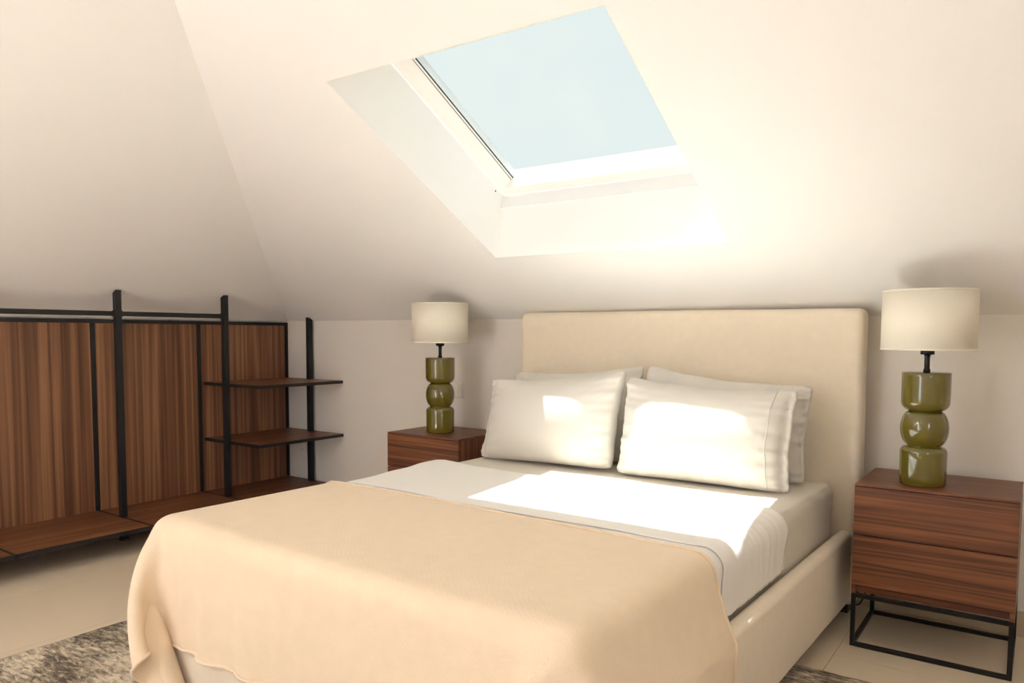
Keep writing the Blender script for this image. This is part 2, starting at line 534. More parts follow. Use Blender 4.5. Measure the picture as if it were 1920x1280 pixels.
    poly([SL(-0.3, FS1, D), SL(XR + .3, FS1, D), SL(XR + .3, smax, D), SL(-0.3, smax, D)])
    me = bpy.data.meshes.new('ceiling')
    me.from_pydata(V, [], F)
    me.materials.append(CEIL)
    c = bpy.data.objects.new('ceiling', me); COL.objects.link(c)
    tag(c, 'cream plaster attic ceiling with two slopes meeting at a hip', None, None, 'structure')

FW = (1.5, 2.4, 0.05, 1.95)       # unseen glazed opening added behind the camera for front fill light
RW = (-4.6, -3.5, 0.9, 2.1)        # window added in the right wall as side fill, out of view
LW = (1.30, 2.15, -4.95, -4.05)    # unseen roof window added in the left slope to bounce in more light
build_shell()

def prism(name, prof, x_pts, mat, parent):
    """prof: list of (p, q) mapped through x_pts[0](p,q) .. x_pts[1](p,q)"""
    n = len(prof)
    vs = [x_pts[0](*p) for p in prof] + [x_pts[1](*p) for p in prof]
    fs = [list(range(n)), list(range(2 * n - 1, n - 1, -1))] + [(i, (i + 1) % n, n + (i + 1) % n, n + i) for i in range(n)]
    return mesh(name, vs, fs, mat, parent)

def build_skylight():
    w = empty('window_1', SL((OX0 + OX1) / 2, (FS0 + FS1) / 2, FH))
    tag(w, 'roof window with white frame set in the sloped ceiling', None, None, 'structure')
    HG = 0.350
    g = 0.0015
    # side members: profile across x
    for sgn, xe in ((1, OX0), (-1, OX1)):
        prof = [(-0.03, FH + g), (0.0, FH + g), (0.020, FH + 0.012), (0.055, HG - 0.006), (0.055, HG + 0.05), (-0.03, HG + 0.05)]
        prism('frame', prof, (lambda p, q, xe=xe, sgn=sgn: SL(xe + sgn * p, FS0 - 0.03, q), lambda p, q, xe=xe, sgn=sgn: SL(xe + sgn * p, FS1 + 0.03, q)), WHITE_FRAME, w)
        prism('gasket', [(0.055, HG - 0.007), (0.0575, HG - 0.007), (0.0575, HG + 0.01), (0.055, HG + 0.01)],
              (lambda p, q, xe=xe, sgn=sgn: SL(xe + sgn * p, FS0 + 0.05, q), lambda p, q, xe=xe, sgn=sgn: SL(xe + sgn * p, FS1 - 0.05, q)), GASKET, w)
        prism('glazing_bead', [(0.0575, HG - 0.006), (0.064, HG - 0.002), (0.064, HG + 0.004), (0.0575, HG + 0.01)],
              (lambda p, q, xe=xe, sgn=sgn: SL(xe + sgn * p, FS0 + 0.05, q), lambda p, q, xe=xe, sgn=sgn: SL(xe + sgn * p, FS1 - 0.05, q)), WHITE_FRAME, w)
        prism('gasket', [(0.064, HG - 0.002), (0.0655, HG - 0.001), (0.0655, HG + 0.004), (0.064, HG + 0.004)],
              (lambda p, q, xe=xe, sgn=sgn: SL(xe + sgn * p, FS0 + 0.05, q), lambda p, q, xe=xe, sgn=sgn: SL(xe + sgn * p, FS1 - 0.05, q)), GASKET, w)
    # bottom and top members: profile along the slope
    for sgn, se in ((1, FS0), (-1, FS1)):
        prof = [(-0.03, FH + g), (0.0, FH + g), (0.034, FH + 0.012), (0.040, FH + 0.014), (0.052, HG - 0.004), (0.052, HG + 0.05), (-0.03, HG + 0.05)]
        prism('frame', prof, (lambda p, q, se=se, sgn=sgn: SL(OX0 + 0.0, se + sgn * p, q), lambda p, q, se=se, sgn=sgn: SL(OX1 - 0.0, se + sgn * p, q)), WHITE_FRAME, w)
    gl = [SL(OX0 + 0.06, FS0 + 0.048, HG + 0.002), SL(OX1 - 0.06, FS0 + 0.048, HG + 0.002), SL(OX1 - 0.06, FS1 - 0.048, HG + 0.002), SL(OX0 + 0.06, FS1 - 0.048, HG + 0.002)]
    mesh('glass_pane', gl, [(0, 1, 2, 3)], DIMMING_GLASS, w)
    # thin shadow joint between lining and frame along the bottom, small lining lip, screw hole
    prism('lining_lip', [(FS0 - 0.004, 0.221), (FS0 + 0.003, 0.222), (FS0 + 0.002, 0.228), (FS0 - 0.004, 0.230)],
          (lambda s, h: SL(OX0 + 0.001, s, h), lambda s, h: SL(OX1 - 0.001, s, h)), CEIL, w)
    ctr = Vector(SL(OX0, 0.746, 0.271))
    vs = [ctr + Vector((0.0015, 0, 0))]
    for k in range(10):
        a = 2 * math.pi * k / 10
        q = Vector(SL(OX0, 0.746 + 0.0045 * math.cos(a), 0.271 + 0.0045 * math.sin(a)))
        vs.append(q + Vector((0.001, 0, 0)))
    mesh('screw', vs, [(0, 1 + k, 1 + (k + 1) % 10) for k in range(10)], DARK, w)
build_skylight()

def build_front_fill_window():
    x0, x1, z0, z1 = FW
    w = empty('fill_window_2', ((x0 + x1) / 2, YF, z0))
    tag(w, 'unseen glazed doors added behind the camera as front fill light', None, None, 'structure')
    t = 0.06
    for lo, hi in (((x0, YF - 0.09, z0), (x0 + t, YF - 0.03, z1)), ((x1 - t, YF - 0.09, z0), (x1, YF - 0.03, z1)),
                   ((x0 + t, YF - 0.09, z0), (x1 - t, YF - 0.03, z0 + t)), ((x0 + t, YF - 0.09, z1 - t), (x1 - t, YF - 0.03, z1)),
                   (((x0 + x1) / 2 - t / 2, YF - 0.09, z0 + t), ((x0 + x1) / 2 + t / 2, YF - 0.03, z1 - t))):
        box('frame', lo, hi, WHITE_FRAME, w, bevel=0.003)
    xm = (x0 + x1) / 2
    for a, b in ((x0 + t, xm - t / 2), (xm + t / 2, x1 - t)):
        mesh('glass_pane', [(a, YF - 0.06, z0 + t), (b, YF - 0.06, z0 + t), (b, YF - 0.06, z1 - t), (a, YF - 0.06, z1 - t)], [(0, 1, 2, 3)], GLASS, w)
build_front_fill_window()

def build_side_fill_window():
    y0, y1, z0, z1 = RW
    w = empty('fill_window_4', (XR, (y0 + y1) / 2, z0))
    tag(w, 'small window added in the right wall out of view as fill light', None, None, 'structure')
    t = 0.05
    for lo, hi in (((XR + 0.03, y0, z0), (XR + 0.09, y0 + t, z1)), ((XR + 0.03, y1 - t, z0), (XR + 0.09, y1, z1)),
                   ((XR + 0.03, y0 + t, z0), (XR + 0.09, y1 - t, z0 + t)), ((XR + 0.03, y0 + t, z1 - t), (XR + 0.09, y1 - t, z1))):
        box('frame', lo, hi, WHITE_FRAME, w, bevel=0.003)
    mesh('glass_pane', [(XR + 0.06, y0 + t, z0 + t), (XR + 0.06, y1 - t, z0 + t), (XR + 0.06, y1 - t, z1 - t), (XR + 0.06, y0 + t, z1 - t)], [(0, 1, 2, 3)], GLASS, w)
build_side_fill_window()

def build_left_fill_skylight():
    x0, x1, y0, y1 = LW
    w = empty('fill_window_3', ((x0 + x1) / 2, (y0 + y1) / 2, H + TL * (x0 + x1) / 2))
    tag(w, 'unseen roof window added in the left slope behind the camera as fill light', None, None, 'structure')
    def q(x, y, h): return (x - h * SN, y, H + TL * x + h * CS)
    t = 0.05
    for a, b, c, d in ((x0, x0 + t, y0, y1), (x1 - t, x1, y0, y1), (x0 + t, x1 - t, y0, y0 + t), (x0 + t, x1 - t, y1 - t, y1)):
        vs = [q(a, c, 0.0), q(b, c, 0.0), q(b, d, 0.0), q(a, d, 0.0), q(a, c, 0.08), q(b, c, 0.08), q(b, d, 0.08), q(a, d, 0.08)]
        mesh('frame', vs, ((0, 3, 2, 1), (4, 5, 6, 7), (0, 1, 5, 4), (1, 2, 6, 5), (2, 3, 7, 6), (3, 0, 4, 7)), WHITE_FRAME, w)
    mesh('glass_pane', [q(x0 + t, y0 + t, 0.04), q(x1 - t, y0 + t, 0.04), q(x1 - t, y1 - t, 0.04), q(x0 + t, y1 - t, 0.04)], [(0, 1, 2, 3)], GLASS, w)
build_left_fill_skylight()

# ------------------------------------------------------------------ wardrobe along the left wall
def board(name, lo, hi, wmat, parent, edge=0.0018):
    """wood board with a black edge band, proud by a hair, as its child"""
    b = box(name, lo, hi, wmat, parent, bevel=0.0006)
    (x0, y0, z0), (x1, y1, z1) = lo, hi
    bm = bmesh.new()
    e = edge
    za, zb = z0 - 0.0004, z1 + 0.0004
    add_box(bm, (x1, y0 - e, za), (x1 + e, y1 + e, zb))
    add_box(bm, (x0, y0 - e, za), (x1, y0, zb))
    add_box(bm, (x0, y1, za), (x1, y1 + e, zb))
    bm_obj('edge_band', bm, BLACK, b)
    return b

def build_wardrobe():
    w = empty('wardrobe', (0.3, -0.99, 0.0))
    tag(w, 'open walnut wardrobe with black posts under the left roof slope', 'wardrobe')
    zs, th = 0.129, 0.020
    ztop = H - 0.012
    mods = [(-0.680, -0.014), (-1.327, -0.684), (-1.975, -1.331), (-2.623, -1.979)]
    # back panels with black profiles
    for a, b in mods:
        box('back_panel', (-0.022, a + 0.012, zs - 0.002), (-0.002, b - 0.012, ztop - 0.016), WARD_Z, w)
    for y in (-0.008, -0.682, -1.329, -1.977, -2.625):
        hw = 0.011 if y != -0.008 else 0.006
        box('panel_profile', (-0.022, y - hw, zs - 0.001), (0.003, y + hw, ztop - 0.019), BLACK, w, bevel=0.001)
    box('top_profile', (-0.022, -2.638, ztop - 0.020), (0.003, -0.001, ztop), BLACK, w, bevel=0.001)
    # bottom boards, a black joint between each
    for a, b in mods:
        board('bottom_board', (0.004, a + 0.005, zs - th), (0.566, b - 0.005, zs), WARD_Y, w, edge=0.0055)
    # posts: square tubes from floor to slope with a slanted top
    def post(px, py, cut='x'):
        hw = 0.0155
        if cut == 'x':
            z_in, z_out = H + TL * (px - hw) - 0.004, H + TL * (px + hw) - 0.004
            vs = [(px - hw, py - hw, 0), (px + hw, py - hw, 0), (px + hw, py + hw, 0), (px - hw, py + hw, 0),
                  (px - hw, py - hw, z_in), (px + hw, py - hw, z_out), (px + hw, py + hw, z_out), (px - hw, py + hw, z_in)]
        else:
            z_b, z_f = H + T * (-(py + hw)) - 0.003, H + T * (-(py - hw)) - 0.003
            vs = [(px - hw, py - hw, 0), (px + hw, py - hw, 0), (px + hw, py + hw, 0), (px - hw, py + hw, 0),
                  (px - hw, py - hw, z_f), (px + hw, py - hw, z_f), (px + hw, py + hw, z_b), (px - hw, py + hw, z_b)]
        fs = ((0, 3, 2, 1), (4, 5, 6, 7), (0, 1, 5, 4), (1, 2, 6, 5), (2, 3, 7, 6), (3, 0, 4, 7))
        p = mesh('post', vs, fs, BLACK, w)
        box('foot_pad', (px - 0.02, py - 0.02, 0.0), (px + 0.02, py + 0.02, 0.008), BLACK, p)
    post(0.262, -0.672)
    post(0.262, -1.322)
    post(0.262, -1.972)
    post(0.262, -2.620)
    post(0.267, -0.032, 'y')
    # hanging rails between the posts, fixed by small brackets
    for a, b in ((-1.3065, -0.6875), (-1.9565, -1.3375), (-2.6045, -1.9875)):
        r = box('hanging_rail', (0.252, a, 1.226), (0.268, b, 1.252), BLACK, w, bevel=0.004, seg=2)
        for yy in (a + 0.004, b - 0.004):
            box('rail_bracket', (0.248, yy - 0.004, 1.222), (0.272, yy + 0.004, 1.256), BLACK, r)
    # two shelves in the corner bay
    for z in (0.826, 0.471):
        s = board('shelf', (0.004, -0.655, z - 0.018), (0.560, -0.004, z), WARD_Y, w, edge=0.0025)
build_wardrobe()

# ------------------------------------------------------------------ wall plates
def wall_socket():
    s = empty('wall_socket', (0.145, 0.0, 0.33))
    tag(s, 'small white power socket on the wall under the lower wardrobe shelf', 'socket')
    box('cover_plate', (0.105, -0.009, 0.290), (0.185, 0.0, 0.370), PLASTIC, s, bevel=0.002)
    lathe_y = []
    vs, fs = [], []
    seg = 20
    for r, y in ((0.021, -0.0092), (0.021, -0.0115), (0.018, -0.0115), (0.018, -0.0095)):
        for k in range(seg):
            a = 2 * math.pi * k / seg
            vs.append((0.140 + r * math.cos(a), y, 0.33 + r * math.sin(a)))
    for i in range(3):
        for k in range(seg):
            fs.append((i * seg + k, i * seg + (k + 1) % seg, (i + 1) * seg + (k + 1) % seg, (i + 1) * seg + k))
    fs.append([3 * seg + k for k in range(seg)])
    mesh('socket_insert', vs, fs, PLASTIC, s)
    for dx in (-0.0095, 0.0095):
        box('pin_hole', (0.140 + dx - 0.0025, -0.0100, 0.3275), (0.140 + dx + 0.0025, -0.0090, 0.3325), DARK, s)
wall_socket()

def light_switch():
    s = empty('light_switch', (1.552, 0.0, 0.81))
    tag(s, 'ivory light switch plate on the wall behind the left lamp', 'switch')
    box('cover_plate', (1.512, -0.008, 0.764), (1.592, 0.0, 0.856), PLASTIC, s, bevel=0.002)
    for a, b in ((1.522, 1.5512), (1.5528, 1.582)):
        box('rocker', (a, -0.0115, 0.776), (b, -0.0085, 0.844), PLASTIC, s, bevel=0.001)
light_switch()

# ------------------------------------------------------------------ rug
def build_rug():
    x0, x1, y0, y1 = 1.437, 4.42, -3.2, -0.777
    nx, ny = 150, 120
    vs, fs = [], []
    for top in (1, 0):
        for i in range(nx + 1):
            for j in range(ny + 1):
                x = x0 + (x1 - x0) * i / nx; y = y0 + (y1 - y0) * j / ny
                wob = 0.004
                if i == 0: x += wob * nz(y * 9, 1, 0)
                if i == nx: x += wob * nz(y * 9, 2, 0)
                if j == 0: y += wob * nz(x * 9, 3, 0)
                if j == ny: y += wob * nz(x * 9, 4, 0)
                edge = min(i, nx - i, j, ny - j)
                z = (0.011 if edge > 0 else 0.007) + 0.0012 * nz(x * 30, y * 30, 0) if top else 0.0005
                vs.append((x, y, z))
    m = (ny + 1); off = (nx + 1) * m
    for i in range(nx):
        for j in range(ny):
            fs.append((i * m + j, (i + 1) * m + j, (i + 1) * m + j + 1, i * m + j + 1))
    ring = [i * m for i in range(nx + 1)] + [nx * m + j for j in range(1, ny + 1)] + [i * m + ny for i in range(nx - 1, -1, -1)] + [j for j in range(ny - 1, 0, -1)]
    for k in range(len(ring)):
        a, b = ring[k], ring[(k + 1) % len(ring)]
        fs.append((a, b, off + b, off + a))
    fs.append([off + a for a in ring])
    o = mesh('rug', vs, fs, RUG_M, None, True, origin=((x0 + x1) / 2, (y0 + y1) / 2, 0))
    tag(o, 'large distressed grey and beige rug on the floor under the bed', 'rug')
build_rug()

# ------------------------------------------------------------------ bed (stands a touch askew to the wall)
PIV = np.array([3.745, -0.164, 0.0])
BS = 0.023
BC = math.sqrt(1 - BS * BS)
def B(v):
    v = np.array(v, float)
    d = v - PIV
    out = d.copy()
    out[..., 0] = BC * d[..., 0] + BS * d[..., 1]
    out[..., 1] = -BS * d[..., 0] + BC * d[..., 1]
    return out + PIV

BX0, BX1, BY0, BY1 = 2.055, 3.745, -2.205, -0.166     # outer size of the bed base
MX0, MX1, MY0, MY1 = 2.122, 3.678, -2.140, -0.176     # mattress
MZ0, MZ1 = 0.150, 0.545

def soft(amp, sc):
    return lambda p, n: amp * nz(p[0] * sc, p[1] * sc, p[2] * sc)

def build_bed():
    b = empty('bed', (2.92, -1.1, 0.0))
    tag(b, 'double bed with beige linen headboard and upholstered side rails', 'bed')
    def crown(p, n):
        # upholstery swells slightly towards the middle of the front
        return 0.003 * nz(p[0] * 3, p[1] * 3, p[2] * 3)
    vs, fs = rounded_box((2.072, -0.166, 0.035), (3.762, -0.062, 1.252), 0.034, 0.05, crown, B)
    mesh('headboard', vs, fs, UPHOL, b, True)
    vs, fs = rounded_box((BX1 - 0.056, BY0, 0.055), (BX1, BY1 - 0.002, 0.355), 0.024, 0.06, soft(0.002, 4), B)
    mesh('side_rail', vs, fs, UPHOL, b, True)
    vs, fs = rounded_box((BX0, BY0, 0.055), (BX0 + 0.056, BY1 - 0.002, 0.355), 0.024, 0.06, soft(0.002, 4), B)
    mesh('side_rail', vs, fs, UPHOL, b, True)
    vs, fs = rounded_box((BX0 + 0.056, BY0, 0.055), (BX1 - 0.056, BY0 + 0.056, 0.355), 0.020, 0.06, soft(0.002, 4), B)
    mesh('foot_rail', vs, fs, UPHOL, b, True)
    # slatted base inside
    vs, fs = [], []
    for k in range(12):
        y = -2.06 + k * 0.165
        bm = bmesh.new(); add_box(bm, (BX0 + 0.056, y, 0.125), (BX1 - 0.056, y + 0.09, 0.148))
        vv = B(np.array([v.co[:] for v in bm.verts])); ff = [[v.index for v in f.verts] for f in (bm.verts.index_update(), bm.faces)[1]]
        bm.free()
        mesh('slat', vv, ff, WALNUT_X, b)
    for x in (BX0 + 0.09, BX1 - 0.09):
        for y in (BY0 + 0.10, -0.26):
            zf = 0.0125 if y < -0.8 else 0.0
            bm = bmesh.new(); add_box(bm, (x - 0.03, y - 0.03, zf), (x + 0.03, y + 0.03, 0.058))
            vv = B(np.array([v.co[:] for v in bm.verts])); bm.verts.index_update(); ff = [[v.index for v in f.verts] for f in bm.faces]
            bm.free()
            mesh('foot', vv, ff, BLACK, b)
    for x in (2.13, 3.70):
        bm = bmesh.new(); add_box(bm, (x - 0.03, -0.14, 0.0), (x + 0.03, -0.085, 0.04))
        vv = B(np.array([v.co[:] for v in bm.verts])); bm.verts.index_update(); ff = [[v.index for v in f.verts] for f in bm.faces]
        bm.free()
        mesh('foot', vv, ff, BLACK, b)
build_bed()

def build_mattress():
    def wr(p, n):
        d = 0.0015 * nz(p[0] * 4, p[1] * 4, p[2] * 4)
        if abs(n[0]) > 0.6:     # gathered side of the fitted sheet
            k = 0.5 + 0.5 * nz(p[1] * 2.3, 5.0, p[2] * 2.0)
            d += 0.018 * k * (nz((p[1] + p[2] * 1.2) * 9, p[2] * 4 - p[1] * 3, 2.0) - 0.6)
        if n[2] > 0.7 and p[0] > 3.45 and -0.9 < p[1] < -0.4:
            d += 0.003 * nz(p[0] * 5, (p[1] - p[0] * .25) * 26, 7.0) * min(1, (p[0] - 3.45) / 0.12)
        return d
    vs, fs = rounded_box((MX0, MY0, MZ0), (MX1, MY1, MZ1), 0.045, 0.03, wr, B)
    c = B(np.array([(MX0 + MX1) / 2, (MY0 + MY1) / 2, MZ0]))
    m = mesh('mattress', vs, fs, SHEET_F, None, True, origin=tuple(c))
    tag(m, 'thick mattress in an ivory fitted sheet on the bed base', 'mattress')
build_mattress()

# cross-section of a cloth lying over the mattress: arc-length from the left hang to the right hang
def over_section(off, zl, zr, n, rr=0.05):
    x0, x1, zt = MX0 - off, MX1 + off, MZ1 + off
    r = rr + off
    pts = []
    for z in np.linspace(zl, zt - r, 12)[:-1]: pts.append((x0, z))
    for a in np.linspace(math.pi, math.pi / 2, 10): pts.append((x0 + r + r * math.cos(a), zt - r + r * math.sin(a)))
    for x in np.linspace(x0 + r, x1 - r, n)[1:-1]: pts.append((x, zt))
    for a in np.linspace(math.pi / 2, 0, 10): pts.append((x1 - r + r * math.cos(a), zt - r + r * math.sin(a)))
    for z in np.linspace(zt - r, zr, 14)[1:]: pts.append((x1, z))
    return np.array(pts)

def cloth_strip(name, off, y_head, y_foot, zl, zr, mat, parent, thick, wrinkle, ny=46, origin=None, curl=0.0):
    sec = over_section(off, zl, zr, 70)
    ns = len(sec)
    # outward normals of the section
    tng = np.gradient(sec, axis=0); nrm = np.stack([-tng[:, 1], tng[:, 0]], 1); nrm /= np.linalg.norm(nrm, axis=1)[:, None]
    grid = np.zeros((ns, ny, 3))
    for i in range(ns):
        side = (sec[i, 1] < MZ1 - 0.01)
        xr = (sec[i, 0] - MX0) / (MX1 - MX0)
        for j in range(ny):
            v = j / (ny - 1)
            yh = y_head(xr, sec[i, 1]); yf = y_foot(xr, sec[i, 1])
            y = yh + (yf - yh) * v
            d = wrinkle(sec[i, 0], y, sec[i, 1], v)
            if curl: d += curl * (math.exp(-((v) / 0.05) ** 2) * 0.4)
            grid[i, j] = (sec[i, 0] + nrm[i, 0] * d, y, sec[i, 1] + nrm[i, 1] * d)
    outer = grid
    inner = grid.copy()
    inner[:, :, 0] -= nrm[:, None, 0] * thick; inner[:, :, 2] -= nrm[:, None, 1] * thick
    vs = np.concatenate([outer.reshape(-1, 3), inner.reshape(-1, 3)])
    N_ = ns * ny; fs = []
    for i in range(ns - 1):
        for j in range(ny - 1):
            a = i * ny + j
            fs.append((a, a + ny, a + ny + 1, a + 1)); fs.append((N_ + a, N_ + a + 1, N_ + a + ny + 1, N_ + a + ny))
    ring = [i * ny for i in range(ns)] + [(ns - 1) * ny + j for j in range(1, ny)] + [i * ny + ny - 1 for i in range(ns - 2, -1, -1)] + [j for j in range(ny - 2, 0, -1)]
    for k in range(len(ring)):
        a, b = ring[k], ring[(k + 1) % len(ring)]
        fs.append((a, b, N_ + b, N_ + a))
    return mesh(name, B(vs), fs, mat, parent, True, origin)

def build_sheet():
    s = empty('bed_sheet', tuple(B(np.array([2.92, -1.3, MZ1]))))
    tag(s, 'white cotton top sheet folded back between the pillows and the blanket', 'bed sheet')
    def wr_low(x, y, z, v):
        d = 0.0016 * nz(x * 5, y * 5, 1)
        if x > MX1 - 0.06:
            d += 0.005 * abs(nz(y * 16, z * 3, 3)) 
        return d + 0.001
    cloth_strip('sheet', 0.0105, lambda xr, z: -0.885, lambda xr, z: -1.80, 0.372, 0.366, SHEET_W, s, 0.003, wr_low)
    def wr_fold(x, y, z, v):
        d = 0.0024 * nz(x * 4, y * 6, 9) + 0.0015
        d += 0.005 * math.exp(-((y + 0.90) / 0.05) ** 2)                       # rolled fold at the head
        if x > MX1 - 0.09:                                                    # creases running over the edge
            k = min(1.0, (x - (MX1 - 0.09)) / 0.09)
            d += 0.006 * k * (0.4 + abs(nz(y * 22 + z * 3, z * 2.5, 3))) + 0.004 * k * nz(y * 40, z * 5, 4)
        if x < MX0 + 0.25:
            k = min(1.0, ((MX0 + 0.25) - x) / 0.2)
            d += 0.016 * k * max(0, math.exp(-((y + 1.0) / 0.16) ** 2)) + 0.006 * k * (nz(y * 7, 2, 6))
        return max(d, 0.0005)
    def head(xr, z):
        side = max(0.0, (MZ1 - 0.03 - z))
        return -0.870 - 0.03 * math.sin(xr * 3) - 0.10 * max(0, xr - 0.8) - side * 0.35
    def foot(xr, z):
        side = max(0.0, (MZ1 - 0.03 - z))
        return -1.445 + 0.02 * math.sin(xr * 9) * (1 - xr) - (0.03 if xr > 0.9 else 0) * 0 - side * 0.20
    cloth_strip('folded_hem', 0.0138, head, foot, 0.372, 0.366, SHEET_W, s, 0.0022, wr_fold, ny=60)
build_sheet()

# ------------------------------------------------------------------ blanket: cloth settled over the bed
def build_blanket():
    h = 0.024
    zt = MZ1 + 0.023
    ovL, ovR, ovF = 0.38, 0.46, 0.395
    xa, xb = MX0 - ovL, MX1 + ovR
    ya, yb = -1.505, MY0 - 0.02 - ovF
    nx = int((xb - xa) / h) + 1; ny = int((ya - yb) / h) + 1
    X, Y = np.meshgrid(np.linspace(xa, xb, nx), np.linspace(ya, yb, ny), indexing='ij')
    hx = (xb - xa) / (nx - 1); hy = (ya - yb) / (ny - 1)
    P = np.stack([X, Y, np.full_like(X, zt + 0.01)], 2)
    # head edge is slightly wavy, lower towards the right
    P[:, :, 1] += (0.012 * np.sin(P[:, :, 0] * 3.1) - 0.02 * np.clip(P[:, :, 0] - 3.4, 0, 1))
    P[:, :, 2] += 0.002 * np.random.default_rng(3).standard_normal((nx, ny))
    pin = (P[:, :, 0] > MX0 + 0.10) & (P[:, :, 0] < MX1 - 0.10) & (P[:, :, 1] > MY0 + 0.10)
    W = np.where(pin, 0.0, 1.0)
    P[:, :, 2] = np.where(pin, zt, P[:, :, 2])
    prev = P.copy()
    boxes = [(np.array([MX0 - 0.022, MY0 - 0.075, -1.0]), np.array([MX1 + 0.022, 2.0, zt]), 0.06),
             (np.array([BX0 - 0.012, BY0 - 0.012, -1.0]), np.array([BX1 + 0.012, 2.0, 0.372]), 0.03)]
    def solve(si, sj, rest, stiff):
        for par in (0, 1):
            step_i = 2 if si else 1
            # alternate batches along the constraint direction so that they are disjoint
            if si:
                i0 = par * si
                I = np.concatenate([np.arange(k, nx - si, 2 * si) for k in range(i0, i0 + si)])
                J = np.arange(0, ny - sj) if sj >= 0 else np.arange(-sj, ny)
            else:
                I = np.arange(0, nx)
                J = np.concatenate([np.arange(k, ny - sj, 2 * sj) for k in range(par * sj, par * sj + sj)])
            a = np.ix_(I, J); b = np.ix_(I + si, J + sj)
            pa, pb = P[a], P[b]
            d = pb - pa; L_ = np.linalg.norm(d, axis=2) + 1e-9
            wa, wb = W[a], W[b]; ws = wa + wb; ws = np.where(ws == 0, 1, ws)
            c = (stiff * (L_ - rest) / L_ / ws)[:, :, None] * d
            P[a] = pa + c * wa[:, :, None]; P[b] = pb - c * wb[:, :, None]
    dg = math.hypot(hx, hy)
    # the spare cloth of the left foot corner is gathered back along the left side
    aL = np.clip((MX0 - X) / ovL, 0, 1); bF = np.clip((MY0 - Y) / ovF, 0, 1)
    CORN = np.where((aL > 0) & (bF > 0), np.sqrt(aL * bF), 0.0)
    PUSH_X, PUSH_Y = 0.0008, 0.00010
    for step in range(300):
        vel = (P - prev) * 0.965
        prev = P.copy()
        P += vel * W[:, :, None]
        P[:, :, 2] -= 0.0008 * W
        P[:, :, 0] += PUSH_X * CORN; P[:, :, 1] += PUSH_Y * CORN
        for it in range(7):
            solve(1, 0, hx, 1.0); solve(0, 1, hy, 1.0)
            solve(1, 1, dg, 0.3); solve(1, -1, dg, 0.3)
            solve(3, 0, 3 * hx, 0.08); solve(0, 3, 3 * hy, 0.08)
            for lo, hi, r in boxes:
                q = np.minimum(np.maximum(P, lo + r), hi - r)
                d = P - q; L_ = np.linalg.norm(d, axis=2)
                inside = L_ < r
                core = L_ < 1e-6
                sc = np.where(inside & ~core, r / np.maximum(L_, 1e-6), 1.0)
                P[:] = q + d * sc[:, :, None]
                P[:, :, 2] = np.where(core, hi[2], P[:, :, 2])
                fr = inside[:, :, None] * 0.35
                P[:] = P * (1 - fr * 0.15) + np.where(inside[:, :, None], prev, P) * fr * 0.15
            P[:, :, 2] = np.maximum(P[:, :, 2], 0.022)
    # fine softness on top
    for i in range(nx):
        for j in range(ny):
            x, y, z = P[i, j]
            if pin[i, j]:
                P[i, j, 2] += 0.003 * nz(x * 3, y * 3, 4) + 0.0012 * nz(x * 11, y * 6, 8)
    V = B(P.reshape(-1, 3))
    fs = [(i * ny + j, (i + 1) * ny + j, (i + 1) * ny + j + 1, i * ny + j + 1) for i in range(nx - 1) for j in range(ny - 1)]
    org = tuple(B(np.array([2.915, -1.8, zt])))
    root = empty('blanket', org)
    tag(root, 'sand beige fleece blanket draped over the foot of the bed', 'blanket')
    o = mesh('fleece', V, fs, BLANKET_M, root, True)
    # make sure normals look outwards (up on top)
    up = sum(p.normal.z for p in o.data.polygons)
    if up < 0: o.data.flip_normals()
    so = o.modifiers.new('thickness', 'SOLIDIFY'); so.thickness = 0.006; so.offset = -1.0
    su = o.modifiers.new('smooth', 'SUBSURF'); su.levels = 1; su.render_levels = 2
    G = V.reshape(nx, ny, 3)
    ring = [G[i, 0] for i in range(nx)] + [G[nx - 1, j] for j in range(1, ny)] + [G[i, ny - 1] for i in range(nx - 2, -1, -1)] + [G[0, j] for j in range(ny - 2, 0, -1)]
    tube('hem', ring, 0.0055, BLANKET_M, root, seg=8, closed=True)
build_blanket()

